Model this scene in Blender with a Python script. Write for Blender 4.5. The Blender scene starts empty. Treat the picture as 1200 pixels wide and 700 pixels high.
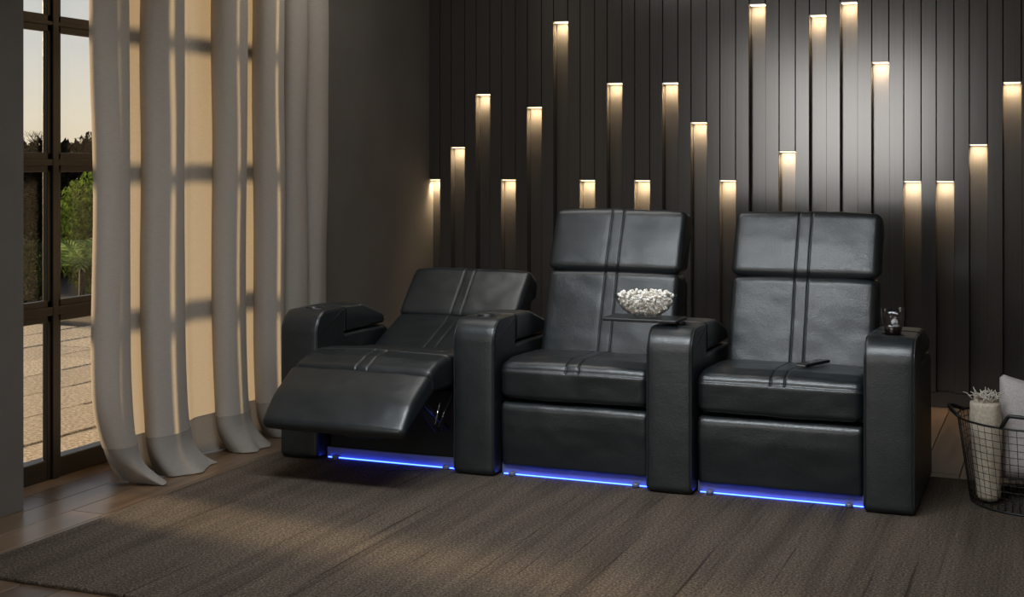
import bpy, bmesh, math, random
from mathutils import Vector, Matrix, noise
random.seed(7)
C = bpy.context.scene.collection
PI = math.pi
sc = bpy.context.scene

# ------------------------------------------------------------------ camera
F_PX, HORIZON, CAM_H = 1575.0, 192.0, 1.2
cam = bpy.data.cameras.new('camera'); cam_o = bpy.data.objects.new('camera', cam); C.objects.link(cam_o)
cam.sensor_fit = 'HORIZONTAL'; cam.sensor_width = 36.0; cam.lens = F_PX/1200*36.0
cam.shift_y = -(350-HORIZON)/1200
cam_o.location = (0, 0, CAM_H); cam_o.rotation_euler = (PI/2, 0, math.atan(640/F_PX))
cam.clip_end = 300
sc.camera = cam_o

# ------------------------------------------------------------------ view, sky, sun, large lights
sc.view_settings.view_transform = 'Standard'; sc.view_settings.look = 'None'
sc.view_settings.exposure = 0.0; sc.view_settings.gamma = 1.0; sc.view_settings.use_curve_mapping = False
w = bpy.data.worlds.new('sky'); sc.world = w; w.use_nodes = True
nt = w.node_tree; nt.nodes.clear()
out = nt.nodes.new('ShaderNodeOutputWorld'); bg = nt.nodes.new('ShaderNodeBackground')
tc = nt.nodes.new('ShaderNodeTexCoord'); sp = nt.nodes.new('ShaderNodeSeparateXYZ'); rp = nt.nodes.new('ShaderNodeValToRGB')
nt.links.new(tc.outputs['Generated'], sp.inputs[0]); nt.links.new(sp.outputs['Z'], rp.inputs[0])
nt.links.new(rp.outputs[0], bg.inputs[0]); nt.links.new(bg.outputs[0], out.inputs[0])
e = rp.color_ramp.elements
e[0].position = 0.0; e[0].color = (0.80, 0.66, 0.47, 1)
e[1].position = 1.0; e[1].color = (0.20, 0.28, 0.42, 1)
for p, c in ((0.035, (0.80, 0.71, 0.57, 1)), (0.075, (0.70, 0.67, 0.62, 1)), (0.13, (0.60, 0.61, 0.62, 1)), (0.4, (0.36, 0.43, 0.54, 1))):
    n = e.new(p); n.color = c
bg.inputs[1].default_value = 1.0

def light(name, typ, loc, direction, power, color, **kw):
    l = bpy.data.lights.new(name, typ); l.energy = power; l.color = color
    for k, v in kw.items(): setattr(l, k, v)
    o = bpy.data.objects.new(name, l); C.objects.link(o); o.location = loc
    o.rotation_euler = Vector(direction).to_track_quat('-Z', 'Y').to_euler()
    return o
SUN_EL, SUN_AZ = math.radians(10), math.radians(7)
light('evening_sun', 'SUN', (-20, 6, 5), (math.cos(SUN_EL)*math.cos(SUN_AZ), -math.cos(SUN_EL)*math.sin(SUN_AZ), -math.sin(SUN_EL)),
      11.0, (1.0, 0.71, 0.42), angle=math.radians(10))
light('front_fill_light', 'AREA', (-2.3, -2.9, 1.72), (0.0, 1, 0.0), 62, (1.0, 0.97, 0.93), shape='RECTANGLE', size=1.8, size_y=1.5)  # added area light behind the camera, no window modelled; makes the board glow
light('side_fill_light', 'AREA', (-3.3, -0.9, 1.55), (1, 0.25, -0.05), 34, (1.0, 0.96, 0.90), shape='RECTANGLE', size=2.6, size_y=1.9)  # added unseen area light from the left; no opening in the wall here
light('overhead_fill_light', 'AREA', (-1.4, 3.15, 2.62), (0, 0.45, -1), 41, (0.88, 0.95, 1.0), shape='RECTANGLE', size=2.2, size_y=0.6, spread=math.radians(105))  # added overhead area light without a fixture, for highlights on the leather
light('rear_fill_light', 'AREA', (-2.3, 5.3, 2.62), (-0.1, 0.15, -1), 16, (1.0, 0.97, 0.92), shape='RECTANGLE', size=1.4, size_y=1.0)  # added unseen fill that lifts the left wall and upper boards

# ------------------------------------------------------------------ material helpers
def mat(name, base=(0.5,0.5,0.5), rough=0.5, metal=0.0, spec=0.5, **kw):
    m = bpy.data.materials.new(name); m.use_nodes = True
    b = m.node_tree.nodes['Principled BSDF']
    b.inputs['Base Color'].default_value = (*base, 1); b.inputs['Roughness'].default_value = rough
    b.inputs['Metallic'].default_value = metal; b.inputs['Specular IOR Level'].default_value = spec
    for k, v in kw.items(): b.inputs[k].default_value = v
    return m
def N(m, t, **kw):
    n = m.node_tree.nodes.new(t)
    for k, v in kw.items():
        if k in n.inputs: n.inputs[k].default_value = v
        else: setattr(n, k, v)
    return n
def L(m, a, b): m.node_tree.links.new(a, b)
def bsdf(m): return m.node_tree.nodes['Principled BSDF']
def coords(m, scale=(1,1,1), kind='Object'):
    t = N(m, 'ShaderNodeTexCoord'); mp = N(m, 'ShaderNodeMapping'); mp.inputs['Scale'].default_value = scale
    L(m, t.outputs[kind], mp.inputs[0]); return mp.outputs[0]
def noise_tex(m, vec, scale, detail=4.0, rough=0.55):
    n = N(m, 'ShaderNodeTexNoise'); n.inputs['Scale'].default_value = scale
    n.inputs['Detail'].default_value = detail; n.inputs['Roughness'].default_value = rough
    L(m, vec, n.inputs['Vector']); return n.outputs['Fac']
def ramp(m, fac, stops):
    r = N(m, 'ShaderNodeValToRGB'); e = r.color_ramp.elements
    e[0].position, e[0].color = stops[0][0], (*stops[0][1], 1); e[1].position, e[1].color = stops[-1][0], (*stops[-1][1], 1)
    for p, c in stops[1:-1]:
        x = e.new(p); x.color = (*c, 1)
    L(m, fac, r.inputs[0]); return r.outputs[0]
def bump(m, height, strength=0.3, dist=0.002, prev=None):
    b = N(m, 'ShaderNodeBump'); b.inputs['Strength'].default_value = strength; b.inputs['Distance'].default_value = dist
    L(m, height, b.inputs['Height'])
    if prev is not None: L(m, prev, b.inputs['Normal'])
    return b.outputs['Normal']
def rng(m, fac, a, b):
    r = N(m, 'ShaderNodeMapRange'); r.inputs['To Min'].default_value = a; r.inputs['To Max'].default_value = b
    L(m, fac, r.inputs['Value']); return r.outputs[0]

# leather
M_leather = mat('black_leather', (0.012,0.0145,0.0155), 0.42, spec=0.68)
def setup_leather(m, c0, c1):
    v = coords(m); b = bsdf(m)
    n1 = noise_tex(m, v, 6, 5); L(m, ramp(m, n1, [(0.3, c0), (0.7, c1)]), b.inputs['Base Color'])
    n2 = noise_tex(m, v, 35, 5); L(m, rng(m, n2, 0.33, 0.42), b.inputs['Roughness'])
    vo = N(m, 'ShaderNodeTexVoronoi'); vo.inputs['Scale'].default_value = 260; L(m, v, vo.inputs['Vector'])
    nb = bump(m, vo.outputs['Distance'], 0.28, 0.0012)
    n3 = noise_tex(m, v, 22, 6, 0.6); nb = bump(m, n3, 0.25, 0.004, nb)
    L(m, nb, b.inputs['Normal'])
setup_leather(M_leather, (0.0058,0.0084,0.0096), (0.0088,0.0122,0.0136))
M_plastic = mat('black_plastic', (0.008,0.008,0.009), 0.35)
M_cup = mat('satin_black_cup', (0.012,0.012,0.013), 0.28, spec=0.6)
M_steel_dark = mat('dark_steel', (0.03,0.03,0.03), 0.4, 0.8)
M_chrome = mat('chrome', (0.6,0.6,0.6), 0.2, 1.0)
M_thread = mat('welt_leather', (0.016,0.019,0.02), 0.38)
M_led = mat('blue_led', (0,0,0), 0.4); bsdf(M_led).inputs['Emission Color'].default_value = (0.03, 0.075, 1.0, 1); bsdf(M_led).inputs['Emission Strength'].default_value = 14.0
M_foot = mat('clear_grey_plastic', (0.12,0.13,0.2), 0.25)

# plaster
def plaster(name, c):
    m = mat(name, c, 0.85, spec=0.2); v = coords(m)
    n = noise_tex(m, v, 3, 6); L(m, ramp(m, n, [(0.3, tuple(x*0.9 for x in c)), (0.7, tuple(x*1.1 for x in c))]), bsdf(m).inputs['Base Color'])
    L(m, bump(m, noise_tex(m, v, 60, 6), 0.15, 0.003), bsdf(m).inputs['Normal']); return m
M_wall = plaster('taupe_plaster', (0.118,0.106,0.094))
M_ceiling = plaster('light_plaster', (0.62,0.59,0.55))

# wall boards: satin dark wood, vertical grain
M_board = mat('dark_wall_board', (0.03,0.027,0.0245), 0.4, spec=1.0)
v = coords(M_board, (90, 90, 1.2)); oi = N(M_board, 'ShaderNodeObjectInfo')
n = noise_tex(M_board, v, 1.0, 6, 0.6)
L(M_board, ramp(M_board, n, [(0.25, (0.036,0.0322,0.0292)), (0.75, (0.043,0.039,0.0355))]), bsdf(M_board).inputs['Base Color'])
L(M_board, rng(M_board, n, 0.15, 0.175), bsdf(M_board).inputs['Roughness'])
L(M_board, bump(M_board, n, 0.004, 0.001), bsdf(M_board).inputs['Normal'])
M_gap = mat('gap_black', (0.006,0.006,0.006), 0.9, spec=0.1)
M_alu = mat('brushed_aluminium', (0.55,0.53,0.5), 0.35, 1.0)
M_lamp = mat('warm_led_diffuser', (0,0,0), 0.5); bsdf(M_lamp).inputs['Emission Color'].default_value = (1.0, 0.74, 0.42, 1); bsdf(M_lamp).inputs['Emission Strength'].default_value = 8.0

# wood floor planks (grain along Y), tone varies per plank
M_plank = mat('oak_plank', (0.1,0.06,0.035), 0.3)
v = coords(M_plank, (16, 1.1, 16)); oi = N(M_plank, 'ShaderNodeObjectInfo')
ad = N(M_plank, 'ShaderNodeVectorMath', operation='ADD'); cmb = N(M_plank, 'ShaderNodeCombineXYZ')
mu = N(M_plank, 'ShaderNodeMath', operation='MULTIPLY'); mu.inputs[1].default_value = 57.0
L(M_plank, oi.outputs['Random'], mu.inputs[0]); L(M_plank, mu.outputs[0], cmb.inputs[0]); L(M_plank, mu.outputs[0], cmb.inputs[1])
L(M_plank, v, ad.inputs[0]); L(M_plank, cmb.outputs[0], ad.inputs[1])
n = noise_tex(M_plank, ad.outputs[0], 1.6, 8, 0.6)
col = ramp(M_plank, n, [(0.25, (0.060,0.037,0.022)), (0.55, (0.115,0.073,0.044)), (0.8, (0.17,0.112,0.070))])
hs = N(M_plank, 'ShaderNodeHueSaturation'); L(M_plank, col, hs.inputs['Color']); L(M_plank, rng(M_plank, oi.outputs['Random'], 0.7, 1.25), hs.inputs['Value'])
L(M_plank, hs.outputs[0], bsdf(M_plank).inputs['Base Color'])
L(M_plank, rng(M_plank, n, 0.22, 0.42), bsdf(M_plank).inputs['Roughness'])
L(M_plank, bump(M_plank, n, 0.12, 0.002), bsdf(M_plank).inputs['Normal'])

# rug: brown loop pile with irregular ribs along Y
M_rug = mat('brown_loop_rug', (0.1,0.085,0.07), 0.95, spec=0.1)
v = coords(M_rug); fine = noise_tex(M_rug, v, 130, 4, 0.8)
vr = coords(M_rug, (55, 0.7, 1)); ribs = noise_tex(M_rug, vr, 1.0, 4, 0.6)
vm = coords(M_rug, (14, 0.9, 1)); wide = noise_tex(M_rug, vm, 1.0, 3, 0.5)
vs = coords(M_rug, (3.5, 0.8, 1)); blot = noise_tex(M_rug, vs, 1.0, 4)
c1 = ramp(M_rug, fine, [(0.34, (0.019,0.0143,0.0108)), (0.5, (0.074,0.0585,0.0455)), (0.68, (0.205,0.165,0.128))])
rr = ramp(M_rug, ribs, [(0.31, (0.35,0.33,0.32)), (0.39, (0.92,0.92,0.92)), (0.8, (1.1,1.09,1.07))])
rw = ramp(M_rug, wide, [(0.35, (0.78,0.77,0.77)), (0.6, (1.1,1.1,1.1))])
bb0 = ramp(M_rug, blot, [(0.3, (0.85,0.84,0.83)), (0.7, (1.1,1.08,1.05))])
mw = N(M_rug, 'ShaderNodeMixRGB', blend_type='MULTIPLY'); mw.inputs[0].default_value = 1; L(M_rug, bb0, mw.inputs[1]); L(M_rug, rw, mw.inputs[2]); bb = mw.outputs[0]
mx = N(M_rug, 'ShaderNodeMixRGB', blend_type='MULTIPLY'); mx.inputs[0].default_value = 1; L(M_rug, c1, mx.inputs[1]); L(M_rug, rr, mx.inputs[2])
mx2 = N(M_rug, 'ShaderNodeMixRGB', blend_type='MULTIPLY'); mx2.inputs[0].default_value = 1; L(M_rug, mx.outputs[0], mx2.inputs[1]); L(M_rug, bb, mx2.inputs[2])
L(M_rug, mx2.outputs[0], bsdf(M_rug).inputs['Base Color'])
nb = bump(M_rug, fine, 0.8, 0.006); nb = bump(M_rug, ribs, 0.7, 0.008, nb); L(M_rug, nb, bsdf(M_rug).inputs['Normal'])

# curtain linen (translucent) and doubled hem (opaque; colour also darkened against the backlit cloth)
def linen(name, c, tr, wt):
    m = bpy.data.materials.new(name); m.use_nodes = True; t = m.node_tree; t.nodes.clear()
    o = N(m, 'ShaderNodeOutputMaterial'); d = N(m, 'ShaderNodeBsdfDiffuse'); d.inputs['Color'].default_value = (*c, 1)
    s = N(m, 'ShaderNodeBsdfTranslucent'); s.inputs['Color'].default_value = (*tr, 1)
    mx = N(m, 'ShaderNodeMixShader'); mx.inputs[0].default_value = wt
    v = coords(m); wv1 = noise_tex(m, coords(m, (40, 40, 600)), 1, 3); wv2 = noise_tex(m, coords(m, (500, 500, 14)), 1, 3)
    nz = noise_tex(m, v, 9, 6, 0.6)
    nb = bump(m, nz, 0.35, 0.012); nb = bump(m, wv1, 0.25, 0.001, nb); nb = bump(m, wv2, 0.25, 0.001, nb)
    L(m, nb, d.inputs['Normal']); L(m, nb, s.inputs['Normal'])
    mixc = N(m, 'ShaderNodeMixRGB', blend_type='MULTIPLY'); mixc.inputs[0].default_value = 1; mixc.inputs[1].default_value = (*c, 1)
    L(m, ramp(m, wv1, [(0.3, (0.9,0.9,0.9)), (0.7, (1.06,1.06,1.06))]), mixc.inputs[2]); L(m, mixc.outputs[0], d.inputs['Color'])
    L(m, d.outputs[0], mx.inputs[1]); L(m, s.outputs[0], mx.inputs[2]); L(m, mx.outputs[0], o.inputs[0]); return m
M_linen = linen('linen_curtain', (0.37,0.332,0.290), (0.56,0.50,0.40), 0.19)
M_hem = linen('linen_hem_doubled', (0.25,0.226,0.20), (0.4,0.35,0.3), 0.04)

M_frame = mat('dark_brown_frame', (0.0075,0.0058,0.0045), 0.4, spec=0.35)
v = coords(M_frame, (30,30,3)); L(M_frame, bump(M_frame, noise_tex(M_frame, v, 2, 4), 0.1, 0.002), bsdf(M_frame).inputs['Normal'])
# thin clear glass: transparent + mirror by a two-sided Schlick term
def clear_glass(name, tint, f0, rough):
    m = bpy.data.materials.new(name); m.use_nodes = True; m.node_tree.nodes.clear()
    o = N(m, 'ShaderNodeOutputMaterial'); tr = N(m, 'ShaderNodeBsdfTransparent'); gl = N(m, 'ShaderNodeBsdfGlossy'); gl.inputs['Roughness'].default_value = rough
    tr.inputs['Color'].default_value = (*tint, 1)
    g = N(m, 'ShaderNodeNewGeometry'); d = N(m, 'ShaderNodeVectorMath', operation='DOT_PRODUCT'); L(m, g.outputs['Normal'], d.inputs[0]); L(m, g.outputs['Incoming'], d.inputs[1])
    ab = N(m, 'ShaderNodeMath', operation='ABSOLUTE'); L(m, d.outputs['Value'], ab.inputs[0])
    om = N(m, 'ShaderNodeMath', operation='SUBTRACT'); om.inputs[0].default_value = 1; L(m, ab.outputs[0], om.inputs[1])
    pw = N(m, 'ShaderNodeMath', operation='POWER'); pw.inputs[1].default_value = 5; L(m, om.outputs[0], pw.inputs[0])
    ml = N(m, 'ShaderNodeMath', operation='MULTIPLY_ADD'); ml.inputs[1].default_value = 1-f0; ml.inputs[2].default_value = f0; L(m, pw.outputs[0], ml.inputs[0])
    mx = N(m, 'ShaderNodeMixShader'); L(m, ml.outputs[0], mx.inputs[0]); L(m, tr.outputs[0], mx.inputs[1]); L(m, gl.outputs[0], mx.inputs[2]); L(m, mx.outputs[0], o.inputs[0])
    return m
M_glass = clear_glass('window_glass', (0.97,0.98,0.97), 0.014, 0.02)
M_bowl = clear_glass('bowl_glass', (0.93,0.93,0.93), 0.04, 0.03)
M_drink = mat('dark_cola', (0.006,0.004,0.003), 0.08)
M_ice = mat('clear_ice', (0.75,0.77,0.8), 0.12, spec=0.7)
M_pop = mat('popcorn', (0.80,0.72,0.60), 0.7); v = coords(M_pop)
L(M_pop, ramp(M_pop, noise_tex(M_pop, v, 90, 2), [(0.3, (0.72,0.58,0.42)), (0.45, (0.88,0.83,0.75)), (0.7, (0.95,0.92,0.88))]), bsdf(M_pop).inputs['Base Color'])
M_wire = mat('black_wire', (0.010,0.010,0.010), 0.45, 0.3)
def cloth(name, c, sc_):
    m = mat(name, c, 0.9, spec=0.15); v = coords(m); n = noise_tex(m, v, sc_, 4, 0.6)
    L(m, ramp(m, n, [(0.3, tuple(x*0.75 for x in c)), (0.7, tuple(x*1.1 for x in c))]), bsdf(m).inputs['Base Color'])
    L(m, bump(m, n, 0.5, 0.004), bsdf(m).inputs['Normal']); return m
M_blanket = cloth('cream_knit', (0.46,0.40,0.32), 120)
M_fringe = cloth('cream_fringe', (0.55,0.50,0.43), 60)
M_pillow = cloth('grey_cotton', (0.42,0.38,0.37), 200)
M_stone = mat('sand_pebble_paver', (0.4,0.33,0.24), 0.9); v = coords(M_stone); oi = N(M_stone, 'ShaderNodeObjectInfo')
n = noise_tex(M_stone, v, 55, 4, 0.75); hs = N(M_stone, 'ShaderNodeHueSaturation')
L(M_stone, ramp(M_stone, n, [(0.36, (0.17,0.13,0.085)), (0.5, (0.40,0.325,0.225)), (0.66, (0.78,0.66,0.48))]), hs.inputs['Color'])
L(M_stone, rng(M_stone, oi.outputs['Random'], 0.85, 1.1), hs.inputs['Value']); L(M_stone, hs.outputs[0], bsdf(M_stone).inputs['Base Color'])
L(M_stone, bump(M_stone, n, 0.6, 0.006), bsdf(M_stone).inputs['Normal'])
M_joint = mat('paver_joint', (0.05,0.038,0.025), 0.95)
M_soil = mat('dark_soil', (0.025,0.02,0.014), 0.95)
def leaf(name, c0, c1, tw=0.45):
    m = bpy.data.materials.new(name); m.use_nodes = True; m.node_tree.nodes.clear()
    o = N(m, 'ShaderNodeOutputMaterial'); d = N(m, 'ShaderNodeBsdfDiffuse'); t = N(m, 'ShaderNodeBsdfTranslucent'); mx = N(m, 'ShaderNodeMixShader'); mx.inputs[0].default_value = tw
    v = coords(m); n = noise_tex(m, v, 14, 4, 0.7); col = ramp(m, n, [(0.35, c0), (0.65, c1)])
    L(m, col, d.inputs[0]); L(m, col, t.inputs[0]); L(m, d.outputs[0], mx.inputs[1]); L(m, t.outputs[0], mx.inputs[2]); L(m, mx.outputs[0], o.inputs[0]); return m
M_leaf = leaf('hedge_leaf', (0.030,0.065,0.010), (0.16,0.24,0.045))
M_leafd = leaf('shade_leaf', (0.0015,0.002,0.001), (0.003,0.004,0.002), 0.1)  # deep shade of the hedge is put into this leaf colour
M_leafb = leaf('shrub_leaf', (0.012,0.022,0.009), (0.045,0.062,0.028))
M_frond = leaf('fern_frond', (0.10,0.17,0.06), (0.26,0.36,0.13))
M_tree = leaf('tree_leaf', (0.008,0.009,0.006), (0.014,0.014,0.009))
M_bark = mat('dark_bark', (0.012,0.009,0.007), 0.9)

# ------------------------------------------------------------------ object helpers
def obj(name, bm, m, parent=None, smooth=False, label=None):
    me = bpy.data.meshes.new(name); bm.to_mesh(me); bm.free()
    return obj_me(name, me, m, parent, smooth, label)
def obj_me(name, me, m, parent=None, smooth=False, label=None):
    if m is not None and not me.materials: me.materials.append(m)
    if smooth: me.polygons.foreach_set('use_smooth', [True]*len(me.polygons))
    o = bpy.data.objects.new(name, me); C.objects.link(o)
    if parent is not None: o.parent = parent
    if label: o['label'] = label
    return o
def tag(o, label=None, cat=None, group=None, kind=None):
    if label: o['label'] = label
    if cat: o['category'] = cat
    if group: o['group'] = group
    if kind: o['kind'] = kind
    return o
def thing(name, label, cat, loc=(0,0,0), rz=0, group=None, kind=None):
    o = bpy.data.objects.new(name, None); o.empty_display_size = 0.1; C.objects.link(o); o.location = loc; o.rotation_euler = (0,0,rz)
    return tag(o, label, cat, group, kind)
def box(bm, x0, x1, y0, y1, z0, z1, bev=0.0, seg=2):
    r = bmesh.ops.create_cube(bm, size=1.0)
    vs = r['verts']
    for v in vs: v.co = ((x0+x1)/2+v.co.x*(x1-x0), (y0+y1)/2+v.co.y*(y1-y0), (z0+z1)/2+v.co.z*(z1-z0))
    if bev > 0:
        es = list({e for v in vs for e in v.link_edges})
        bmesh.ops.bevel(bm, geom=es, offset=bev, segments=seg, affect='EDGES', profile=0.5)
    return bm
def BM(): return bmesh.new()
def bx(*a, **k): return box(BM(), *a, **k)
def tube(bm, pts, r, n=6, closed=False):
    pts = [Vector(p) for p in pts]; rings = []; K = len(pts)
    up = Vector((0,0,1))
    for i, p in enumerate(pts):
        a = pts[(i-1) % K] if (closed or i > 0) else p; b = pts[(i+1) % K] if (closed or i < K-1) else p
        d = (b-a).normalized(); u = d.cross(up)
        if u.length < 1e-3: u = d.cross(Vector((1,0,0)))
        u.normalize(); w_ = d.cross(u).normalized(); rr = r[i] if isinstance(r, (list, tuple)) else r
        rings.append([bm.verts.new(p+u*math.cos(2*PI*k/n)*rr+w_*math.sin(2*PI*k/n)*rr) for k in range(n)])
    for i in range(K if closed else K-1):
        A, B = rings[i], rings[(i+1) % K]
        for k in range(n): bm.faces.new((A[k], A[(k+1)%n], B[(k+1)%n], B[k]))
    if not closed:
        bm.faces.new(rings[0][::-1]); bm.faces.new(rings[-1])
    return bm
def lathe(bm, prof, n=32, cx=0, cy=0):
    rings = []
    for r, z in prof:
        if r < 1e-5: rings.append([bm.verts.new((cx, cy, z))])
        else: rings.append([bm.verts.new((cx+r*math.cos(2*PI*k/n), cy+r*math.sin(2*PI*k/n), z)) for k in range(n)])
    for A, B in zip(rings, rings[1:]):
        for k in range(n):
            q = (k+1) % n
            if len(A) == 1 and len(B) == 1: continue
            if len(A) == 1: bm.faces.new((A[0], B[q], B[k]))
            elif len(B) == 1: bm.faces.new((A[k], A[q], B[0]))
            else: bm.faces.new((A[k], A[q], B[q], B[k]))
    bmesh.ops.recalc_face_normals(bm, faces=bm.faces[:])
    return bm

# ---- upholstered pad: rounded polygon in (y, z) swept along x with rounded ends, stitched grooves and soft crown
def rounded(poly, step):
    n = len(poly); pts = []
    for i in range(n):
        p0 = Vector(poly[i-1][:2]); p1 = Vector(poly[i][:2]); p2 = Vector(poly[(i+1) % n][:2]); r = poly[i][2]
        a = (p0-p1).normalized(); b = (p2-p1).normalized(); ang = math.acos(max(-1, min(1, a.dot(b))))
        if r < 1e-4 or abs(ang-PI) < 0.03: pts.append(p1); continue
        t = min(r/math.tan(ang/2), 0.48*min((p0-p1).length, (p2-p1).length)); rr = t*math.tan(ang/2)
        c = p1+(a+b).normalized()*(rr/math.sin(ang/2)); s = p1+a*t; f = p1+b*t
        a0 = math.atan2(s.y-c.y, s.x-c.x); a1 = math.atan2(f.y-c.y, f.x-c.x); d = (a1-a0+PI) % (2*PI)-PI
        k = max(3, int(abs(d)*rr/step)+2)
        for j in range(k+1): pts.append(c+Vector((math.cos(a0+d*j/k), math.sin(a0+d*j/k)))*rr)
    o = []
    for i in range(len(pts)):
        p, q = pts[i], pts[(i+1) % len(pts)]; k = max(1, int((q-p).length/step+0.5))
        if (q-p).length < 1e-5: continue
        for j in range(k): o.append(p.lerp(q, j/k))
    return o
def pad(name, poly, x0, x1, parent, m=M_leather, r=0.02, crown=0.0, grooves=(), gmask=None, hseams=(), wr=0.0, step=0.007, label=None, seed=0, build=True):
    P = rounded(poly, step); n = len(P)
    area = sum(P[i].x*P[(i+1)%n].y-P[(i+1)%n].x*P[i].y for i in range(n))
    if area < 0: P.reverse()
    nor = []
    for i in range(n):
        t = P[(i+1)%n]-P[i-1]; nor.append(Vector((t.y, -t.x)).normalized())
    xs = []
    for k in range(6):
        a = PI/2*k/5; xs.append((x0+r*(1-math.cos(a)) if False else x0+r*(1-math.sin(a+0) ) , 0))
    xs = [(x0+r*(1-math.cos(PI/2*k/5)), r*(1-math.sin(PI/2*k/5))) for k in range(6)]
    inner = []
    k = max(2, int((x1-x0-2*r)/0.022))
    for j in range(1, k): inner.append(x0+r+(x1-x0-2*r)*j/k)
    for g in grooves:
        inner = [x for x in inner if abs(x-g) > 0.009]+[g+d for d in (-0.008,-0.004,-0.002,0,0.002,0.004,0.008)]
    xs += [(x, 0) for x in sorted(inner)] + [(x1-(x-x0), s) for x, s in reversed(xs)]
    bm = BM(); rows = []
    for x, s in xs:
        u = (x-x0)/(x1-x0); cr = crown*(1-abs(2*u-1)**3); row = []
        gd = sum(0.0045*math.exp(-((x-g)/0.0028)**2) for g in grooves)
        for p, nn in zip(P, nor):
            off = cr-s
            if gd > 1e-5 and (gmask is None or gmask(p, nn)): off -= gd
            for (hy, hz) in hseams:
                dd = (p-Vector((hy, hz))).length_squared; off -= 0.006*math.exp(-dd/0.004**2)
            if wr > 0:
                q = Vector((x*7+seed*3.1, p.x*7, p.y*7)); off += wr*noise.noise(q)+0.45*wr*noise.noise(q*2.7)
            row.append(bm.verts.new((x, p.x+nn.x*off, p.y+nn.y*off)))
        rows.append(row)
    for A, B in zip(rows, rows[1:]):
        for i in range(n): bm.faces.new((A[i], A[(i+1)%n], B[(i+1)%n], B[i]))
    bm.faces.new(rows[0][::-1]); bm.faces.new(rows[-1])
    bmesh.ops.recalc_face_normals(bm, faces=bm.faces[:])
    if not build: return bm
    return obj(name, bm, m, parent, True, label)
def rot(poly, ref, to, deg):
    a = math.radians(deg); c_, s_ = math.cos(a), math.sin(a); o = []
    for y, z, r in poly:
        dy, dz = y-ref[0], z-ref[1]; o.append((to[0]+dy*c_-dz*s_, to[1]+dy*s_+dz*c_, r))
    return o

# ================================================================== SETTING
WL, WB = -3.36, 7.0
FL = -0.012
# floor: slab + planks
floor = tag(obj('floor', bx(-3.62, 2.6, -3.2, 7.1, -0.12, FL-0.012), M_gap), kind='structure')
PW = 0.142; x = -3.62; rnd = random.Random(3)
plank_me = {}
while x < 2.55:
    y = -3.2 - rnd.random()*1.7
    while y < 7.1:
        ln = 2.0; y0, y1 = max(y, -3.2), min(y+ln, 7.1)
        if y1-y0 > 0.05:
            key = round(y1-y0, 3)
            if key not in plank_me:
                b = bx(0.0012, PW-0.0012, 0.0012, y1-y0-0.0012, -0.011, 0, bev=0.0015, seg=1); me = bpy.data.meshes.new('plank'); b.to_mesh(me); b.free(); plank_me[key] = me
            o = obj_me('plank', plank_me[key], M_plank, floor); o.location = (x, y0, FL)
        y += ln
    x += PW
tag(obj('ceiling', bx(-3.62, 2.6, -3.2, 7.2, 2.7, 2.8), M_ceiling), kind='structure')
b = BM()
OY0, OY1, OZ1 = 3.72, 5.30, 2.5
box(b, -3.62, WL, -3.3, OY0, -0.1, 2.72); box(b, -3.62, WL, OY1, 7.2, -0.1, 2.72); box(b, -3.62, WL, OY0, OY1, OZ1, 2.72)
tag(obj('wall_left', b, M_wall), kind='structure')
tag(obj('wall_front', bx(-3.62, 2.6, -3.3, -3.2, -0.1, 2.72), M_ceiling), kind='structure')
tag(obj('wall_right', bx(2.5, 2.6, -3.2, 7.2, -0.1, 2.72), M_ceiling), kind='structure')

# window with panes
win = tag(obj('window_1', bx(-3.64, -3.58, OY0, OY1, 0.0-0.012, 0.065, bev=0.004), M_frame), kind='structure')
def frame_bar(name, y0, y1, z0, z1, deep):
    b = BM(); box(b, -3.602, -3.578, y0, y1, z0, z1, bev=0.003)
    if deep == 'v': box(b, -3.59, -3.568, y0+0.02, y1-0.02, z0, z1, bev=0.004)
    if deep == 'h': box(b, -3.59, -3.570, y0, y1, z0+0.025, z1-0.025, bev=0.004)
    return obj(name, b, M_frame, win)
mul = [(OY0, OY0+0.05), (4.089, 4.165), (4.49, 4.566), (4.89, 4.966), (OY1-0.05, OY1)]
rails = [(0.592, 0.676), (1.168, 1.243), (1.706, 1.772), (OZ1-0.07, OZ1)]
for a, c_ in mul: frame_bar('mullion', a, c_, -0.01, OZ1, 'v')
for a, c_ in rails: frame_bar('rail', OY0, OY1, a, c_, 'h')
zs = [(0.065, 0.592), (0.676, 1.168), (1.243, 1.706), (1.772, OZ1-0.07)]
for (a0, a1), (b0, b1) in zip(mul, mul[1:]):
    for z0, z1 in zs: obj('glass_pane', bx(-3.597, -3.592, a1-0.005, b0+0.005, z0-0.005, z1+0.005), M_glass, win)
tag(obj('trim_1', bx(-3.575, WL, OY0, OY1, -0.06, FL-0.0005), M_frame), kind='structure')

# back wall: boards, filler panels above each recess, recessed strips
wb = tag(obj('wall_back', bx(-3.62, 2.6, WB+0.062, WB+0.16, -0.1, 2.72), M_gap), kind='structure')
PITCH, SLOT = 0.1564, 0.084
lamp_z = [1.108,1.293,1.593,1.109,1.515,1.986,1.108,1.638,1.108,1.633,1.418,1.110,2.033,1.262,1.964,2.023,1.713,1.110,1.111,1.293,1.597]
xr0 = -3.294
def wall_piece(name, x0, x1, z0, z1, y0, y1, bev=0.0015):
    return obj(name, bx(x0, x1, y0, y1, z0, z1, bev=bev, seg=1), M_board, wb)
order = ['first','second','third','fourth','fifth','sixth','seventh','eighth','ninth','tenth','eleventh','twelfth','thirteenth','fourteenth','fifteenth','sixteenth','seventeenth','eighteenth','nineteenth','twentieth','twenty-first']
hdesc = {0:'low', 3:'low', 6:'low', 8:'low', 11:'low', 17:'low', 18:'low', 12:'highest', 15:'very high', 5:'very high', 14:'very high'}
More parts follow.
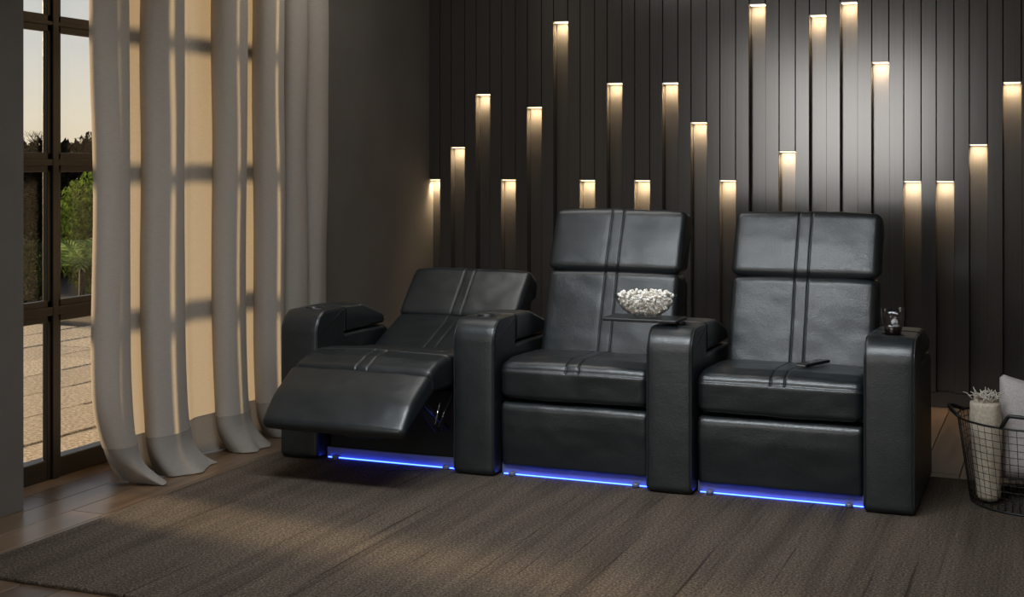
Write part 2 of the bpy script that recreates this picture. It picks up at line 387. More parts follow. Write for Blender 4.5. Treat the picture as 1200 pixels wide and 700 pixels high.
for i in range(38):
    xr = xr0+PITCH*i; xl = xr-SLOT
    if i == 0: xl = WL
    if xr > 2.5: break
    bl = xr+0.0016; br = min(2.5, xr+PITCH-SLOT-0.0016)
    wall_piece('wall_board', bl, br, 0.06, 2.7, WB, WB+0.06)
    if i < 21:
        z = lamp_z[i]
        wall_piece('filler_board', xl+0.0016, xr-0.0016, z+0.004, 2.7, WB, WB+0.06)
        wall_piece('recessed_strip', xl, xr, 0.06, z, WB+0.054, WB+0.0615, bev=0)
        nm = order[i]; h = hdesc.get(i, 'mid-height')
        lab = '%s warm recessed wall light, %s from the left corner of the board wall' % (h, nm)
        if i == 0: lab = 'low warm recessed wall light in the corner, touching the plain left wall'
        if i == 20: lab = 'mid-height warm recessed wall light nearest the right edge of the photo'
        t = thing('recessed_wall_light', lab, 'wall light', (xl, WB, z), 0, 'warm lights in the board wall')
        w_ = xr-xl
        obj('housing', bx(0.0005, w_-0.0005, -0.0006, 0.053, -0.0005, 0.004), M_alu, t)
        obj('diffuser', bx(0.006, w_-0.006, 0.006, 0.048, -0.0025, -0.0006), M_lamp, t)
        la = bpy.data.lights.new('slot_light', 'AREA'); la.shape = 'RECTANGLE'; la.size = w_-0.012; la.size_y = 0.042; la.energy = 1.5; la.spread = math.radians(112); la.color = (1.0, 0.76, 0.45)
        lo = bpy.data.objects.new('slot_light', la); C.objects.link(lo); lo.parent = t; lo.location = (w_/2, 0.027, -0.0085); lo.rotation_euler = (math.radians(16), 0, 0)
    else:
        wall_piece('filler_board', xl+0.0016, xr-0.0016, 0.06, 2.7, WB, WB+0.06)
tag(obj('baseboard_back', bx(WL, 2.5, WB-0.005, WB+0.055, FL, 0.058, bev=0.001, seg=1), M_board), kind='structure')
tag(obj('baseboard_left', bx(WL, WL+0.012, OY1+0.1, WB-0.013, FL, 0.058, bev=0.003), M_board), kind='structure')

# rug
bm = BM(); box(bm, -3.01, 1.3, 3.06, 5.385, FL+0.0005, 0.0, bev=0.004)
tag(obj('area_rug', bm, M_rug), 'large ribbed brown loop-pile rug lying under the black reclining sofa', 'rug')

# ================================================================== CURTAIN
def catmull(pts, k=7):
    o = []
    for i in range(len(pts)-1):
        p0 = Vector(pts[max(0, i-1)]); p1 = Vector(pts[i]); p2 = Vector(pts[i+1]); p3 = Vector(pts[min(len(pts)-1, i+2)])
        for j in range(k):
            t = j/k; o.append(0.5*((2*p1)+(p2-p0)*t+(2*p0-5*p1+4*p2-p3)*t*t+(3*p1-p0-3*p2+p3)*t*t*t))
    o.append(Vector(pts[-1])); return o
cur = thing('curtain', 'floor-length pale linen curtain hanging in deep folds beside the window', 'curtain', (0,0,0))
lobes = [(3.985,4.155,-3.215),(4.265,4.49,-3.205),(4.74,4.935,-3.21),(5.065,5.24,-3.215),(5.265,5.44,-3.215),(5.46,5.645,-3.22)]
BK = -3.335
cp = [(3.93, BK), (3.90, BK+0.05)]
cp = [(4.0, BK+0.01), (3.915, BK+0.03)]
NK = [0.068,0.096,0.088,0.076,0.078,0.08]
cp = [(4.06, BK-0.004)]
for i, (a, c_, fx) in enumerate(lobes):
    k = NK[i]; h_ = fx-BK
    cp += [(a+k, BK+0.012), (a+k*0.45, BK+0.022), (a+0.004, BK+h_*0.5), (a+0.012, fx-0.020), ((a+c_)/2-0.03, fx+0.004), ((a+c_)/2+0.03, fx+0.002), (c_-0.014, fx-0.020), (c_-0.004, BK+h_*0.5), (c_-k*0.45, BK+0.022), (c_-k, BK+0.010)]
    if i < len(lobes)-1:
        na = lobes[i+1][0]; gap = na-c_
        if gap > 0.14: cp += [(c_+gap*0.2, BK-0.004), (c_+gap*0.5, BK+0.016), (c_+gap*0.8, BK-0.004)]
        else: cp += [(c_+gap*0.5, BK-0.006)]
prof = catmull(cp, 5)
ZT, ZH = 2.62, 0.15
def curtain_point(i, z):
    p = prof[i]; y, xx = p.x, p.y
    s = 1-z/ZT
    y += 0.008*math.sin(z*1.7+i*0.03)*s + 0.010*noise.noise(Vector((y*4, z*1.3, 0)))
    xx += 0.010*noise.noise(Vector((y*6, z*1.5, 5)))
    front = max(0.0, (xx-BK)/0.12)
    # towards the floor the cloth swings into the room and puddles
    # near the floor each fold balloons, swings into the room and ends in a tip
    la_, lc_, _ = min(lobes, key=lambda q: abs(y-(q[0]+q[1])/2)); u = max(-1.0, min(1.0, (y-(la_+lc_)/2)/((lc_-la_)/2)))
    k = max(0.0, 1-z/0.55); y += 0.018*k*k; xx += 0.02*k*k
    kl = max(0.0, 1-z/0.38); y += 0.15*kl**2.2*max(0.0, min(1.0, 1-(p.x-3.985)/0.16))
    k2 = max(0.0, 1-z/0.13); xx += 0.055*k2*k2*(0.2+0.8*front)
    y += (0.085*max(0.0, u)**1.5*front+0.02)*k2**2.2 + 0.016*u*math.exp(-((z-0.10)/0.07)**2)*front
    if k2 > 0: xx += 0.035*k2**3*noise.noise(Vector((y*13, 3.3, 0)))
    xx = max(xx, BK+0.004 if y > OY1-0.02 else BK-0.02)
    return Vector((xx, y, z+FL+0.004))
def curtain_grid(name, z0, z1, rows, m, off=0.0):
    bm = BM(); G = []
    for r in range(rows+1):
        z = z0+(z1-z0)*r/rows
        G.append([bm.verts.new(curtain_point(i, z)+Vector((off, 0, 0))) for i in range(len(prof))])
    for A, B in zip(G, G[1:]):
        for i in range(len(prof)-1): bm.faces.new((A[i], A[i+1], B[i+1], B[i]))
    return obj(name, bm, m, cur, True)
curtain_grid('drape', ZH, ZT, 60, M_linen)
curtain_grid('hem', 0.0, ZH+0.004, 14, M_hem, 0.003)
rod = tag(obj('curtain_rod', tube(BM(), [(-3.27, 2.2, 2.64), (-3.27, 5.9, 2.64)], 0.014, 10), M_steel_dark, None, True), 'dark metal curtain rod above the window', 'curtain rod')

# ================================================================== SOFA
SX, SY = -2.945, 4.735
AP, AW = 0.7745, 0.172
sofa = thing('reclining_sofa', 'black leather three-seat theater sofa with blue lights, left seat reclined', 'sofa', (SX, SY, 0))
arm_poly = [(0.0,0.004,0.018),(0.0,0.60,0.085),(0.226,0.60,0.006),(0.226,0.488,0.004),(0.62,0.482,0.03),(0.66,0.004,0.02)]
lid_poly = [(0.229,0.494,0.006),(0.229,0.602,0.01),(0.40,0.596,0.12),(0.585,0.54,0.03),(0.60,0.494,0.012)]
arm_bm = pad('armrest', arm_poly, 0, AW, None, r=0.014, crown=0.002, wr=0.0012, build=False, step=0.009)
arm_me = bpy.data.meshes.new('armrest'); arm_bm.to_mesh(arm_me); arm_bm.free()
CUP = (AW/2, 0.125)
tmp = bpy.data.objects.new('armrest_work', arm_me); C.objects.link(tmp)
cb = BM(); bmesh.ops.create_cone(cb, cap_ends=True, segments=40, radius1=0.0405, radius2=0.0405, depth=0.16, matrix=Matrix.Translation((CUP[0], CUP[1], 0.60)))
cme = bpy.data.meshes.new('cutter'); cb.to_mesh(cme); cb.free(); cut = bpy.data.objects.new('cutter', cme); C.objects.link(cut)
md = tmp.modifiers.new('cut', 'BOOLEAN'); md.object = cut; md.operation = 'DIFFERENCE'; md.solver = 'EXACT'
dg = bpy.context.evaluated_depsgraph_get(); arm_cut = bpy.data.meshes.new_from_object(tmp.evaluated_get(dg))
bpy.data.objects.remove(tmp); bpy.data.objects.remove(cut)
arm_cut.materials.clear(); arm_cut.materials.append(M_leather)
arm_cut.polygons.foreach_set('use_smooth', [len(p.vertices) <= 4 for p in arm_cut.polygons])
prof_arm = rounded(arm_poly, 0.012)
lid_bm = pad('lid', lid_poly, 0.002, AW-0.002, None, r=0.014, crown=0.003, wr=0.001, build=False); lid_me = bpy.data.meshes.new('storage_lid'); lid_bm.to_mesh(lid_me); lid_bm.free()
cup_bm = lathe(BM(), [(0.0,0.525),(0.036,0.525),(0.038,0.53),(0.0385,0.600),(0.041,0.6035),(0.0455,0.6032),(0.0465,0.6005)], 36, *CUP)
cup_me = bpy.data.meshes.new('cup_holder'); cup_bm.to_mesh(cup_me); cup_bm.free()
# welt seams: along front and plate edges, plus plate rear seam
def welt():
    bm = BM()
    P = rounded([(0.0,0.02,0.0),(0.0,0.60,0.085),(0.226,0.60,0.0)], 0.012)[:-1]
    P = [p for p in P if p.y > 0.015]
    # keep only the open chain front -> top
    chain = []
    for p in P:
        chain.append(p)
        if p.x > 0.21 and p.y > 0.59: break
    for xx in (0.0035, AW-0.0035): tube(bm, [(xx, p.x+ (0.0035 if p.x < 0.05 else 0), p.y-(0.0035 if p.y > 0.55 else 0)) for p in chain], 0.0024, 6)
    tube(bm, [(0.004, 0.2275, 0.5985), (AW-0.004, 0.2275, 0.5985)], 0.0024, 6)
    return bm
welt_me = bpy.data.meshes.new('welt_seam'); wb_ = welt(); wb_.to_mesh(welt_me); wb_.free()
for i in range(4):
    a = obj_me('armrest', arm_cut, None, sofa); a.location = (AP*i, 0, 0)
    obj_me('storage_lid', lid_me, M_leather, a, True)
    obj_me('cup_holder', cup_me, M_cup, a, True)
    obj_me('welt_seam', welt_me, M_thread, a, True)

front = lambda p, n: n.x < -0.25
topf = lambda p, n: n.y > 0.3
seat_poly = [(0.045,0.300,0.02),(0.036,0.405,0.02),(0.055,0.434,0.03),(0.13,0.449,0.08),(0.46,0.436,0.03),(0.50,0.30,0.03)]
panel_poly = [(0.062,0.036,0.01),(0.046,0.20,0.3),(0.044,0.279,0.028),(0.13,0.288,0.02),(0.13,0.036,0.01)]
back_poly = [(0.395,0.355,0.02),(0.527,0.752,0.028),(0.66,0.748,0.03),(0.58,0.34,0.03)]
head_poly = [(0.521,0.757,0.024),(0.575,0.885,0.3),(0.632,1.006,0.032),(0.735,0.988,0.035),(0.752,0.898,0.028),(0.71,0.882,0.02),(0.66,0.757,0.02)]
shell_poly = [(0.57,0.06,0.02),(0.70,0.72,0.03),(0.75,0.72,0.03),(0.72,0.06,0.02)]
for i in range(3):
    x0 = AP*i+AW+0.004; x1 = AP*(i+1)-0.004; xc = (x0+x1)/2; gr = (xc-0.025, xc+0.025)
    if i > 0:
        sx0, sx1 = x0+0.001, x1-0.001
        pad('seat_cushion', seat_poly, sx0, sx1, sofa, r=0.03, crown=0.006, grooves=gr, gmask=topf, hseams=[(0.038,0.412)], wr=0.004, seed=i, step=0.005)
        pad('footrest', panel_poly, sx0+0.002, sx1-0.002, sofa, r=0.016, crown=0.004, wr=0.003, seed=i+5)
        bx0, bx1 = x0+0.02, x1-0.012
        bk = pad('backrest', back_poly, bx0, bx1, sofa, r=0.026, crown=0.010, grooves=gr, gmask=front, wr=0.003, seed=i+9)
        pad('headrest', head_poly, bx0-0.004, bx1+0.004, sofa, r=0.026, crown=0.008, grooves=gr, gmask=front, wr=0.003, seed=i+13)
        pad('back_shell', shell_poly, bx0+0.02, bx1-0.02, sofa, r=0.02)
    else:
        fr_poly = [(-0.402,0.203,0.016),(-0.424,0.236,0.022),(-0.33,0.335,0.25),(-0.180,0.418,0.03),(-0.15,0.33,0.02)]
        st_poly = [(-0.172,0.338,0.02),(-0.182,0.418,0.022),(-0.10,0.447,0.05),(-0.01,0.462,0.08),(0.42,0.415,0.03),(0.42,0.30,0.03)]
        pad('footrest', fr_poly, x0-0.006, x1-0.001, sofa, r=0.024, crown=0.006, wr=0.004, seed=21, label='raised footrest', step=0.006)
        pad('seat_cushion', st_poly, x0-0.002, x1-0.001, sofa, r=0.024, crown=0.005, grooves=gr, gmask=topf, hseams=[(-0.02,0.459)], wr=0.005, seed=22, step=0.005)
        bp = rot(back_poly, (0.527,0.752), (0.690,0.525), -49)
        pad('backrest', bp, x0+0.012, x1-0.012, sofa, r=0.026, crown=0.008, grooves=gr, gmask=lambda p, n: n.y > 0.3, wr=0.004, seed=23, label='reclined backrest')
        hp = rot(head_poly, (0.521,0.757), (0.680,0.522), -19)
        pad('headrest', hp, x0+0.008, x1-0.008, sofa, r=0.026, crown=0.008, grooves=gr, gmask=lambda p, n: n.x < -0.2, wr=0.005, seed=24, label='tilted headrest')
        # linkage on both sides
        def bar(xx, ya, za, yb, zb, ww):
            bm = BM(); d = Vector((0, yb-ya, zb-za)).normalized(); nn = Vector((0, -d.z, d.y))*ww; vs = []
            a_, c2 = Vector((xx, ya, za)), Vector((xx, yb, zb))
            for q in (a_-nn, a_+nn, c2+nn, c2-nn): vs.append((bm.verts.new(q+Vector((-0.003,0,0))), bm.verts.new(q+Vector((0.003,0,0)))))
            bm.faces.new([v[0] for v in vs][::-1]); bm.faces.new([v[1] for v in vs])
            for k in range(4): bm.faces.new((vs[k][0], vs[(k+1)%4][0], vs[(k+1)%4][1], vs[k][1]))
            return bm
        for xx in (x0+0.03, x1-0.025):
            lk = obj('linkage', bar(xx, -0.25, 0.315, -0.085, 0.185, 0.013), M_steel_dark, sofa)
            obj('link_bar', bar(xx+0.008, -0.085, 0.185, 0.06, 0.30, 0.012), M_steel_dark, lk)
            obj('link_bar', bar(xx-0.008, -0.18, 0.30, 0.03, 0.17, 0.010), M_steel_dark, lk)
        rod_b = BM(); xx = x1-0.018
        tube(rod_b, [(xx, -0.082, 0.185), (xx, -0.02, 0.262)], 0.0032, 6)
        obj('spring_rod', rod_b, M_chrome, lk, True, label='bright metal rod')
        obj('spring_rod', tube(BM(), [(xx, -0.116, 0.210), (xx, -0.075, 0.285)], 0.0032, 6), M_chrome, lk, True, label='bright metal rod')
        obj('base_panel', bx(x0, x1, 0.10, 0.14, 0.037, 0.30, bev=0.004), M_plastic, sofa)
    obj('base_frame', bx(x0, x1, 0.14, 0.57, 0.03, 0.30, bev=0.004), M_plastic, sofa)
    strip = obj('led_strip', bx(x0+0.012, x1-0.002, 0.060, 0.064, 0.003, 0.0065), M_led, sofa, label='glowing blue light strip')
    obj('strip_backing', bx(x0, x1, 0.074, 0.086, 0.002, 0.042), M_foot, sofa)
    for fx in (x0+0.05, x1-0.05):
        f_ = obj('foot', lathe(BM(), [(0,0.016),(0.012,0.016),(0.014,0.012),(0.014,0.0),(0,0.0)], 16, fx, 0.052), M_foot, sofa, True)

# ================================================================== THINGS ON THE SOFA
# swivel tray
tray = thing('swivel_tray', 'flat black swivel tray holding the popcorn bowl, clamped on third armrest', 'tray', (SX+2*AP, SY, 0.6035))
bm = BM(); box(bm, -0.185, 0.100, 0.055, 0.205, 0.008, 0.0215, bev=0.004)
obj('tray_top', bm, M_plastic, tray)
bm = lathe(BM(), [(0,0.0125),(0.026,0.0125),(0.030,0.008),(0.030,0.0),(0,0.0)], 24, 0.086, 0.125)
obj('pivot', bm, M_plastic, tray, True)
# popcorn bowl
BX, BY, BZ = -1.436, SY+0.13, 0.6255
bowl = thing('glass_bowl', 'small clear glass bowl heaped with popcorn on the black tray', 'bowl', (BX, BY, BZ))
po = [(0.0,0.0),(0.035,0.0),(0.060,0.008),(0.088,0.030),(0.107,0.056),(0.1165,0.082)]
pi_ = [(0.1145,0.082),(0.105,0.057),(0.086,0.032),(0.059,0.0115),(0.034,0.004),(0.0,0.004)]
obj('bowl_glass', lathe(BM(), po+pi_, 48), M_bowl, bowl, True)
bm = BM(); rp_ = random.Random(11); spots = []
def bowl_r(z): 
    pts = [(0.004,0.030),(0.0115,0.057),(0.032,0.084),(0.057,0.103),(0.082,0.1125),(0.2,0.112)]
    for (z0, r0), (z1, r1) in zip(pts, pts[1:]):
        if z <= z1: return r0+(r1-r0)*(z-z0)/(z1-z0)
    return 0.1
tries = 0
while len(spots) < 230 and tries < 60000:
    tries += 1
    z = rp_.uniform(0.012, 0.094); R = bowl_r(z)-0.010
    a = rp_.uniform(0, 2*PI); rr = R*math.sqrt(rp_.random())
    if rp_.random() < 0.6 and z < 0.08: rr = R
    if z > 0.082: rr = min(rr, (0.102-(z-0.082)*2.0)); 
    p = Vector((rr*math.cos(a), rr*math.sin(a), z))
    if all((p-q).length > 0.0132 for q in spots): spots.append(p)
for p in spots:
    for k in range(4):
        d = Vector((rp_.gauss(0,1), rp_.gauss(0,1), rp_.gauss(0,1))).normalized()*0.0046
        bmesh.ops.create_icosphere(bm, subdivisions=1, radius=rp_.uniform(0.0045,0.0065), matrix=Matrix.Translation(p+d))
tag(obj('popcorn', bm, M_pop, None, True), 'pale popcorn filling the clear glass bowl', 'popcorn', kind='stuff').location = (BX, BY, BZ)
# tumbler on right-hand armrest
GX, GY = SX+3*AP+CUP[0], SY+CUP[1]
gl = thing('glass_tumbler', 'clear flared tumbler of dark cola standing in the rightmost armrest holder', 'glass', (GX, GY, 0.5265))
go = [(0,0.0),(0.023,0.0),(0.025,0.004),(0.0265,0.06),(0.031,0.09),(0.038,0.13),(0.041,0.168)]; gi = [(0.0395,0.168),(0.0365,0.13),(0.0295,0.09),(0.025,0.06),(0.023,0.012),(0,0.012)]
obj('tumbler_glass', lathe(BM(), go+gi, 40), M_bowl, gl, True)
drk = obj('drink', lathe(BM(), [(0,0.0135),(0.0215,0.0135),(0.0235,0.06),(0.028,0.09),(0.0305,0.103),(0,0.103)], 32), M_drink, gl, True)
for k, (ax, ay, az, s_, rz) in enumerate([(-0.008,0.0,0.098,0.016,0.4),(0.010,0.008,0.105,0.016,1.1),(0.006,-0.006,0.120,0.017,0.7)]):
    o = obj('ice_cube', box(BM(), -s_/2, s_/2, -s_/2, s_/2, -s_/2, s_/2, bev=0.003), M_ice, gl); o.location = (ax, ay, az); o.rotation_euler = (0.4*k, 0.3, rz)
# remote on right seat
rm = thing('remote_control', 'thin black remote control lying on the rightmost seat cushion', 'remote control', (-0.842, 5.04, 0.4545), math.radians(-22))
obj('remote_body', bx(-0.022, 0.022, -0.085, 0.085, 0, 0.012, bev=0.004), M_plastic, rm)
M_btn = mat('grey_button', (0.12,0.12,0.125), 0.4)
for k in range(8):
    o = obj('button', lathe(BM(), [(0,0.0018),(0.004,0.0018),(0.0048,0.0),(0,0.0)], 12, 0, 0), M_btn, rm, True); o.location = (-0.009+0.018*(k % 2), 0.06-0.028*(k//2), 0.0118)
obj('front_edge', bx(-0.018, 0.018, -0.0862, -0.0845, 0.003, 0.009), M_alu, rm, label='bright metal edge')

# ================================================================== BASKET
KX, KY = -0.07, 5.10
bk = thing('wire_basket', 'round black wire basket holding a blanket and pillow, right of the sofa', 'basket', (KX, KY, 0.0))
def br(z): return 0.222+0.045*z/0.3
bm = BM(); NV = 56; zr = [0.0035+k*0.0247 for k in range(1, 12)]
for z in zr: tube(bm, [(br(z)*math.cos(2*PI*k/40), br(z)*math.sin(2*PI*k/40), z) for k in range(40)], 0.0011, 4, True)
for k in range(NV):
    a = 2*PI*k/NV; tube(bm, [(br(z)*math.cos(a), br(z)*math.sin(a), z) for z in (0.003, 0.1, 0.2, 0.3)], 0.0012, 4)
for k in range(-8, 9):
    c_ = 0.025*k; h_ = math.sqrt(max(0.0001, 0.222**2-c_*c_)); tube(bm, [(c_, -h_, 0.004), (c_, h_, 0.004)], 0.0011, 4); tube(bm, [(-h_, c_, 0.006), (h_, c_, 0.006)], 0.0011, 4)
obj('wire_mesh', bm, M_wire, bk, True)
obj('base_ring', tube(BM(), [(0.222*math.cos(2*PI*k/48), 0.222*math.sin(2*PI*k/48), 0.0045) for k in range(48)], 0.0042, 8, True), M_wire, bk, True)
obj('rim', tube(BM(), [(br(0.3)*math.cos(2*PI*k/48), br(0.3)*math.sin(2*PI*k/48), 0.3) for k in range(48)], 0.0038, 8, True), M_wire, bk, True)
def handle(a0):
    pts = []; hw = 0.34
    for k in range(25):
        t = k/24; a = a0-hw+2*hw*t; z = 0.3+0.045*min(1, math.sin(PI*t)*2.2)
        pts.append((br(0.3)*math.cos(a), br(0.3)*math.sin(a), z))
    return obj('handle', tube(BM(), pts, 0.0065, 10), M_wire, bk, True)
handle(-1.66); handle(-1.66+PI)
obj('handle', tube(BM(), [((br(0.3)+0.028*math.sin(PI*k/14))*math.cos(2.80+0.66*k/14), (br(0.3)+0.028*math.sin(PI*k/14))*math.sin(2.80+0.66*k/14), 0.3+0.026*math.sin(PI*k/14)) for k in range(15)], 0.0065, 10), M_wire, bk, True)
# rolled blanket
bl = thing('rolled_blanket', 'rolled cream knitted throw with fringe standing in the wire basket', 'blanket', (-0.240, 5.04, 0.012))
bl.rotation_euler = (0.0, 0.0, 0)
bm = BM(); rb = []
for j in range(26):
    z = 0.345*j/25; t = z/0.345; R = 0.040+0.014*min(1, t*1.4); ring = []
    if j == 0: R *= 0.8
    if j == 25: R *= 0.93
    for k in range(44):
        a = 2*PI*k/44; rr = R*(1+0.035*math.sin(3*a+z*9)+0.02*math.sin(7*a-z*14))
        if abs(z-0.325) < 0.010: rr *= 0.96
        ring.append(bm.verts.new((rr*math.cos(a)+0.012*(1-t), rr*math.sin(a), z)))
    rb.append(ring)
for A, B in zip(rb, rb[1:]):
    for k in range(44): bm.faces.new((A[k], A[(k+1)%44], B[(k+1)%44], B[k]))
bm.faces.new(rb[0][::-1]); bm.faces.new(rb[-1])
obj('roll', bm, M_blanket, bl, True)
bm = BM(); pts = []
for k in range(60):
    a = k*0.24; R = 0.047*(1-k/70); pts.append((R*math.cos(a), R*math.sin(a), 0.345+0.002*math.sin(k)))
for (p, q) in zip(pts, pts[1:]):
    vs = [bm.verts.new(p), bm.verts.new(q), bm.verts.new((q[0]*0.97, q[1]*0.97, q[2]+0.013)), bm.verts.new((p[0]*0.97, p[1]*0.97, p[2]+0.013))]
    bm.faces.new(vs)
obj('spiral_edge', bm, M_blanket, bl, True)
bm = BM(); rf = random.Random(5)
for k in range(90):
    a = rf.uniform(0, 2*PI); R = rf.uniform(0.008, 0.045); b0 = Vector((R*math.cos(a), R*math.sin(a), 0.35))
    d = Vector((rf.uniform(-0.9,1.0), rf.uniform(-0.9,0.6), rf.uniform(0.35,1.0))).normalized(); ln = rf.uniform(0.025,0.05)
    tube(bm, [b0, b0+d*ln*0.6+Vector((0,0,0.005)), b0+d*ln+Vector((0,0,-0.002))], [0.0018,0.0018,0.001], 4)
tag(obj('fringe', bm, M_fringe, bl, True), kind='stuff')
# pillow standing in the basket
def pillow_mesh(wd, hg, th):
    bm = BM(); n = 22; top = {}; bot = {}
    for i in range(n+1):
        for j in range(n+1):
            u, v_ = -1+2*i/n, -1+2*j/n
            sx = u*(1-0.10*(1-abs(u))*0-0.09*(1-v_*v_)*abs(u)**2); sz = v_*(1-0.09*(1-u*u)*abs(v_)**2)
            t = th*(max(0,(1-u**4))*max(0,(1-v_**4)))**0.55
            t += 0.004*noise.noise(Vector((u*3, v_*3, 1)))*(1 if t > 0.01 else 0)
            P_ = (sx*wd/2, sz*hg/2)
            top[i,j] = bm.verts.new((P_[0], -t/2, P_[1]))
            bot[i,j] = top[i,j] if i in (0,n) or j in (0,n) else bm.verts.new((P_[0], t/2, P_[1]))
    for i in range(n):
        for j in range(n):
            bm.faces.new((top[i,j], top[i+1,j], top[i+1,j+1], top[i,j+1])); f = [bot[i,j], bot[i,j+1], bot[i+1,j+1], bot[i+1,j]]
            try: bm.faces.new(f)
            except ValueError: pass
    return bm
pl = tag(obj('throw_pillow', pillow_mesh(0.33, 0.38, 0.13), M_pillow, None, True), 'plain grey cotton throw pillow standing upright in the wire basket', 'pillow')
pl.location = (-0.058, 5.165, 0.234); pl.rotation_euler = (math.radians(-6), math.radians(8), math.radians(10))

# ================================================================== OUTDOORS
tag(obj('ground', bx(-14, -3.64, -2, 15, -0.30, -0.075), M_soil), kind='structure')
tag(obj('terrain', bx(-90, -14, -20, 90, -3.0, -2.6), M_soil), kind='structure')
pt = tag(obj('patio', bx(-7.30, -3.645, 0.6, 8.8, -0.074, -0.047), M_joint), kind='structure')
pv_me = bpy.data.meshes.new('paver'); b = bx(0.005, 0.44, 0.005, 0.875, -0.03, 0, bev=0.005, seg=1); b.to_mesh(pv_me); b.free()
rv = random.Random(2)
for i in range(8):
    xx = -3.70-0.445*(i+1); y = 0.65+0.44*(i % 2)
    while y < 8.0:
        o = obj_me('paver', pv_me, M_stone, pt); o.location = (xx, y, -0.024+rv.uniform(-0.004, 0.004)); o.rotation_euler = (rv.uniform(-0.004,0.004), 0, rv.uniform(-0.006,0.006)); y += 0.88
def foliage(name, center, rad, count, size, m, seed, parent, power=2.0, hollow=0.5):
    r_ = random.Random(seed); bm = BM()
    for k in range(count):
        d = Vector((r_.gauss(0,1), r_.gauss(0,1), r_.gauss(0,1))).normalized(); q = hollow+(1-hollow)*r_.random()
        lump = 1+0.18*noise.noise(d*3.0+Vector((seed,0,0)))
        p = Vector(center)+Vector((d.x*rad[0], d.y*rad[1], d.z*rad[2]))*q*lump
        s = size*r_.uniform(0.6, 1.3); rotm = Matrix.Rotation(r_.uniform(0, 6.28), 3, 'Z') @ Matrix.Rotation(r_.uniform(-1.2, 1.2), 3, 'X')
        vs = [bm.verts.new(p+rotm @ Vector(c_)) for c_ in ((0,-s,0), (s*0.42,0,s*0.12), (0,s,0), (-s*0.42,0,s*0.12))]
        bm.faces.new(vs)
    return obj(name, bm, m, parent)
def plant(name, label, cat, loc, rad, count, size, m, seed, trunk_h, group=None, hollow=0.5):
    t = thing(name, label, cat, loc, 0, group)
    foliage('foliage', (0, 0, trunk_h+rad[2]*0.9), rad, count, size, m, seed, t, hollow=hollow)
    b = tube(BM(), [(0,0,0), (0.02,0.01,trunk_h*0.6+rad[2]*0.3), (0.0,0.03,trunk_h+rad[2]*0.8)], [0.05,0.04,0.02], 7)
    for k in range(4):
        a = k*1.6+seed; tube(b, [(0.02,0.01,trunk_h*0.6+rad[2]*0.3), (rad[0]*0.6*math.cos(a), rad[1]*0.6*math.sin(a), trunk_h+rad[2]*1.0)], [0.025,0.008], 5)
    obj('trunk', b, M_bark, t, True); return t
plant('green_bush', 'tall bright green bush behind the fern beyond the patio', 'bush', (-8.25, 10.47, -0.075), (0.62, 0.75, 0.68), 14000, 0.036, M_leaf, 3, 0.0)
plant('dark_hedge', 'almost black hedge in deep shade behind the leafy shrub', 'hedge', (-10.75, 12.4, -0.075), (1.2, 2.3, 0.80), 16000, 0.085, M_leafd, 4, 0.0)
plant('leafy_shrub', 'low leafy shrub at the patio edge left of the fern', 'bush', (-7.58, 8.42, -0.075), (0.25, 0.25, 0.36), 2200, 0.03, M_leafb, 5, 0.02)
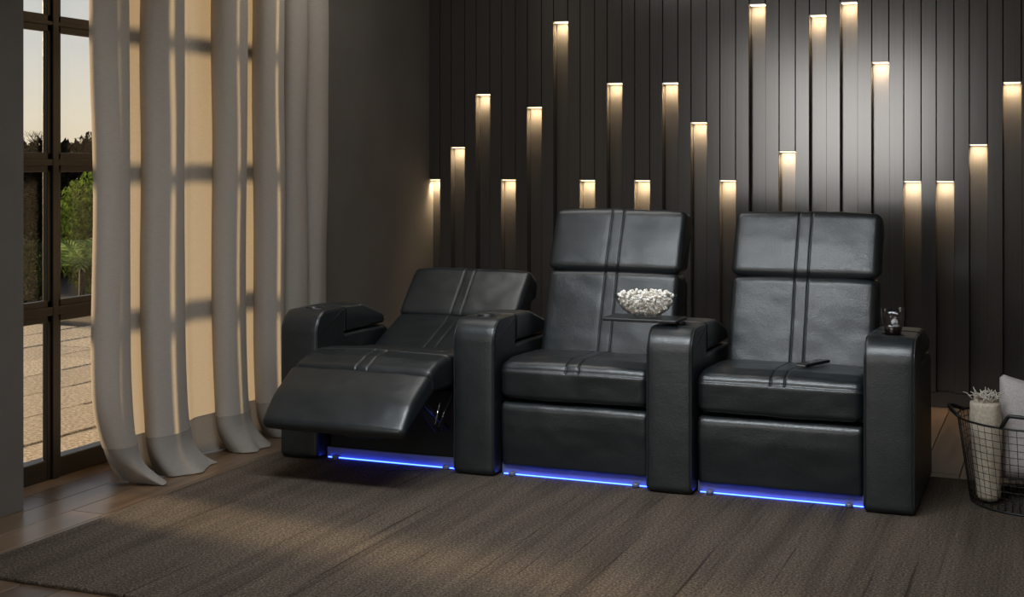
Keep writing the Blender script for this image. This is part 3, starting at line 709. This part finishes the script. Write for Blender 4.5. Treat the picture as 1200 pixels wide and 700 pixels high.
# fern
fn = thing('palm_fern', 'arching palm-like fern at the patio edge beside the window mullion', 'plant', (-7.74, 9.27, -0.075))
rf = random.Random(9)
for k in range(22):
    a = 2*PI*k/22+rf.uniform(-0.15,0.15); ln = rf.uniform(0.42,0.62); el = rf.uniform(0.5,1.25); bm = BM(); pts = []
    for j in range(13):
        t = j/12; rr = ln*t*math.cos(el)*(1+0.3*t); z = 0.36+ln*t*math.sin(el)-0.42*ln*t*t*t; pts.append(Vector((rr*math.cos(a), rr*math.sin(a), z)))
    tube(bm, pts, [0.006*(1-j/14) for j in range(13)], 4)
    side = Vector((-math.sin(a), math.cos(a), 0))
    for j in range(2, 13):
        d = (pts[j]-pts[j-1]).normalized()
        for sgn in (-1, 1):
            ll = 0.17*math.sin(PI*(j/13)**0.7)+0.02; tip = pts[j]+(side*sgn*0.8+d*0.6).normalized()*ll+Vector((0,0,-0.03)); wv = d*0.010
            bm.faces.new((bm.verts.new(pts[j]-wv), bm.verts.new((pts[j]+tip)/2-wv*1.1+Vector((0,0,0.012))), bm.verts.new(tip), bm.verts.new((pts[j]+tip)/2+wv*1.1+Vector((0,0,0.012)))))
            
    obj('frond', bm, M_frond, fn)
obj('stem', tube(BM(), [(0,0,0),(0,0,0.38)], [0.03,0.022], 8), M_bark, fn, True)
# far trees
def far(px, d):   # ground direction seen through the window gap
    a = (px-600)/F_PX; th = math.atan(640/F_PX); return (d*(a*math.cos(th)-math.sin(th)), d*(a*math.sin(th)+math.cos(th)))
plant('distant_tree', 'dark round-crowned distant tree silhouetted against the sky, right of the mullion', 'tree', (-33.4, 40.6, -2.6), (0.95, 0.95, 0.95), 1700, 0.15, M_tree, 12, 3.15, hollow=0.2)
plant('distant_tree', 'thin sparse distant tree half hidden by the window mullion', 'tree', (-36.2, 41.6, -2.6), (0.40, 0.40, 0.9), 130, 0.12, M_tree, 14, 3.1, hollow=0.2)
bt = thing('bare_tree', 'small leafless distant tree silhouetted in the leftmost pane', 'tree', (-35.1, 39.3, -2.6))
bm = BM(); rt = random.Random(4)
def branch(p, d, ln, r, lev):
    q = p+d*ln; tube(bm, [p, (p+q)/2+Vector((rt.uniform(-1,1),rt.uniform(-1,1),0))*ln*0.05, q], [r, r*0.85, r*0.7], 4)
    if lev == 0: return
    for k in range(3 if lev > 1 else 4):
        nd = (d+Vector((rt.uniform(-0.7,0.7), rt.uniform(-0.7,0.7), rt.uniform(0.0,0.5)))).normalized(); branch(q, nd, ln*rt.uniform(0.55,0.75), r*0.6, lev-1)
branch(Vector((0,0,0)), Vector((0,0,1)), 3.3, 0.07, 0)
for k in range(5): branch(Vector((0,0,3.25)), Vector((0.5*math.cos(k*1.26), 0.5*math.sin(k*1.26), 1)).normalized(), 0.75, 0.03, 3)
obj('branches', bm, M_bark, bt)
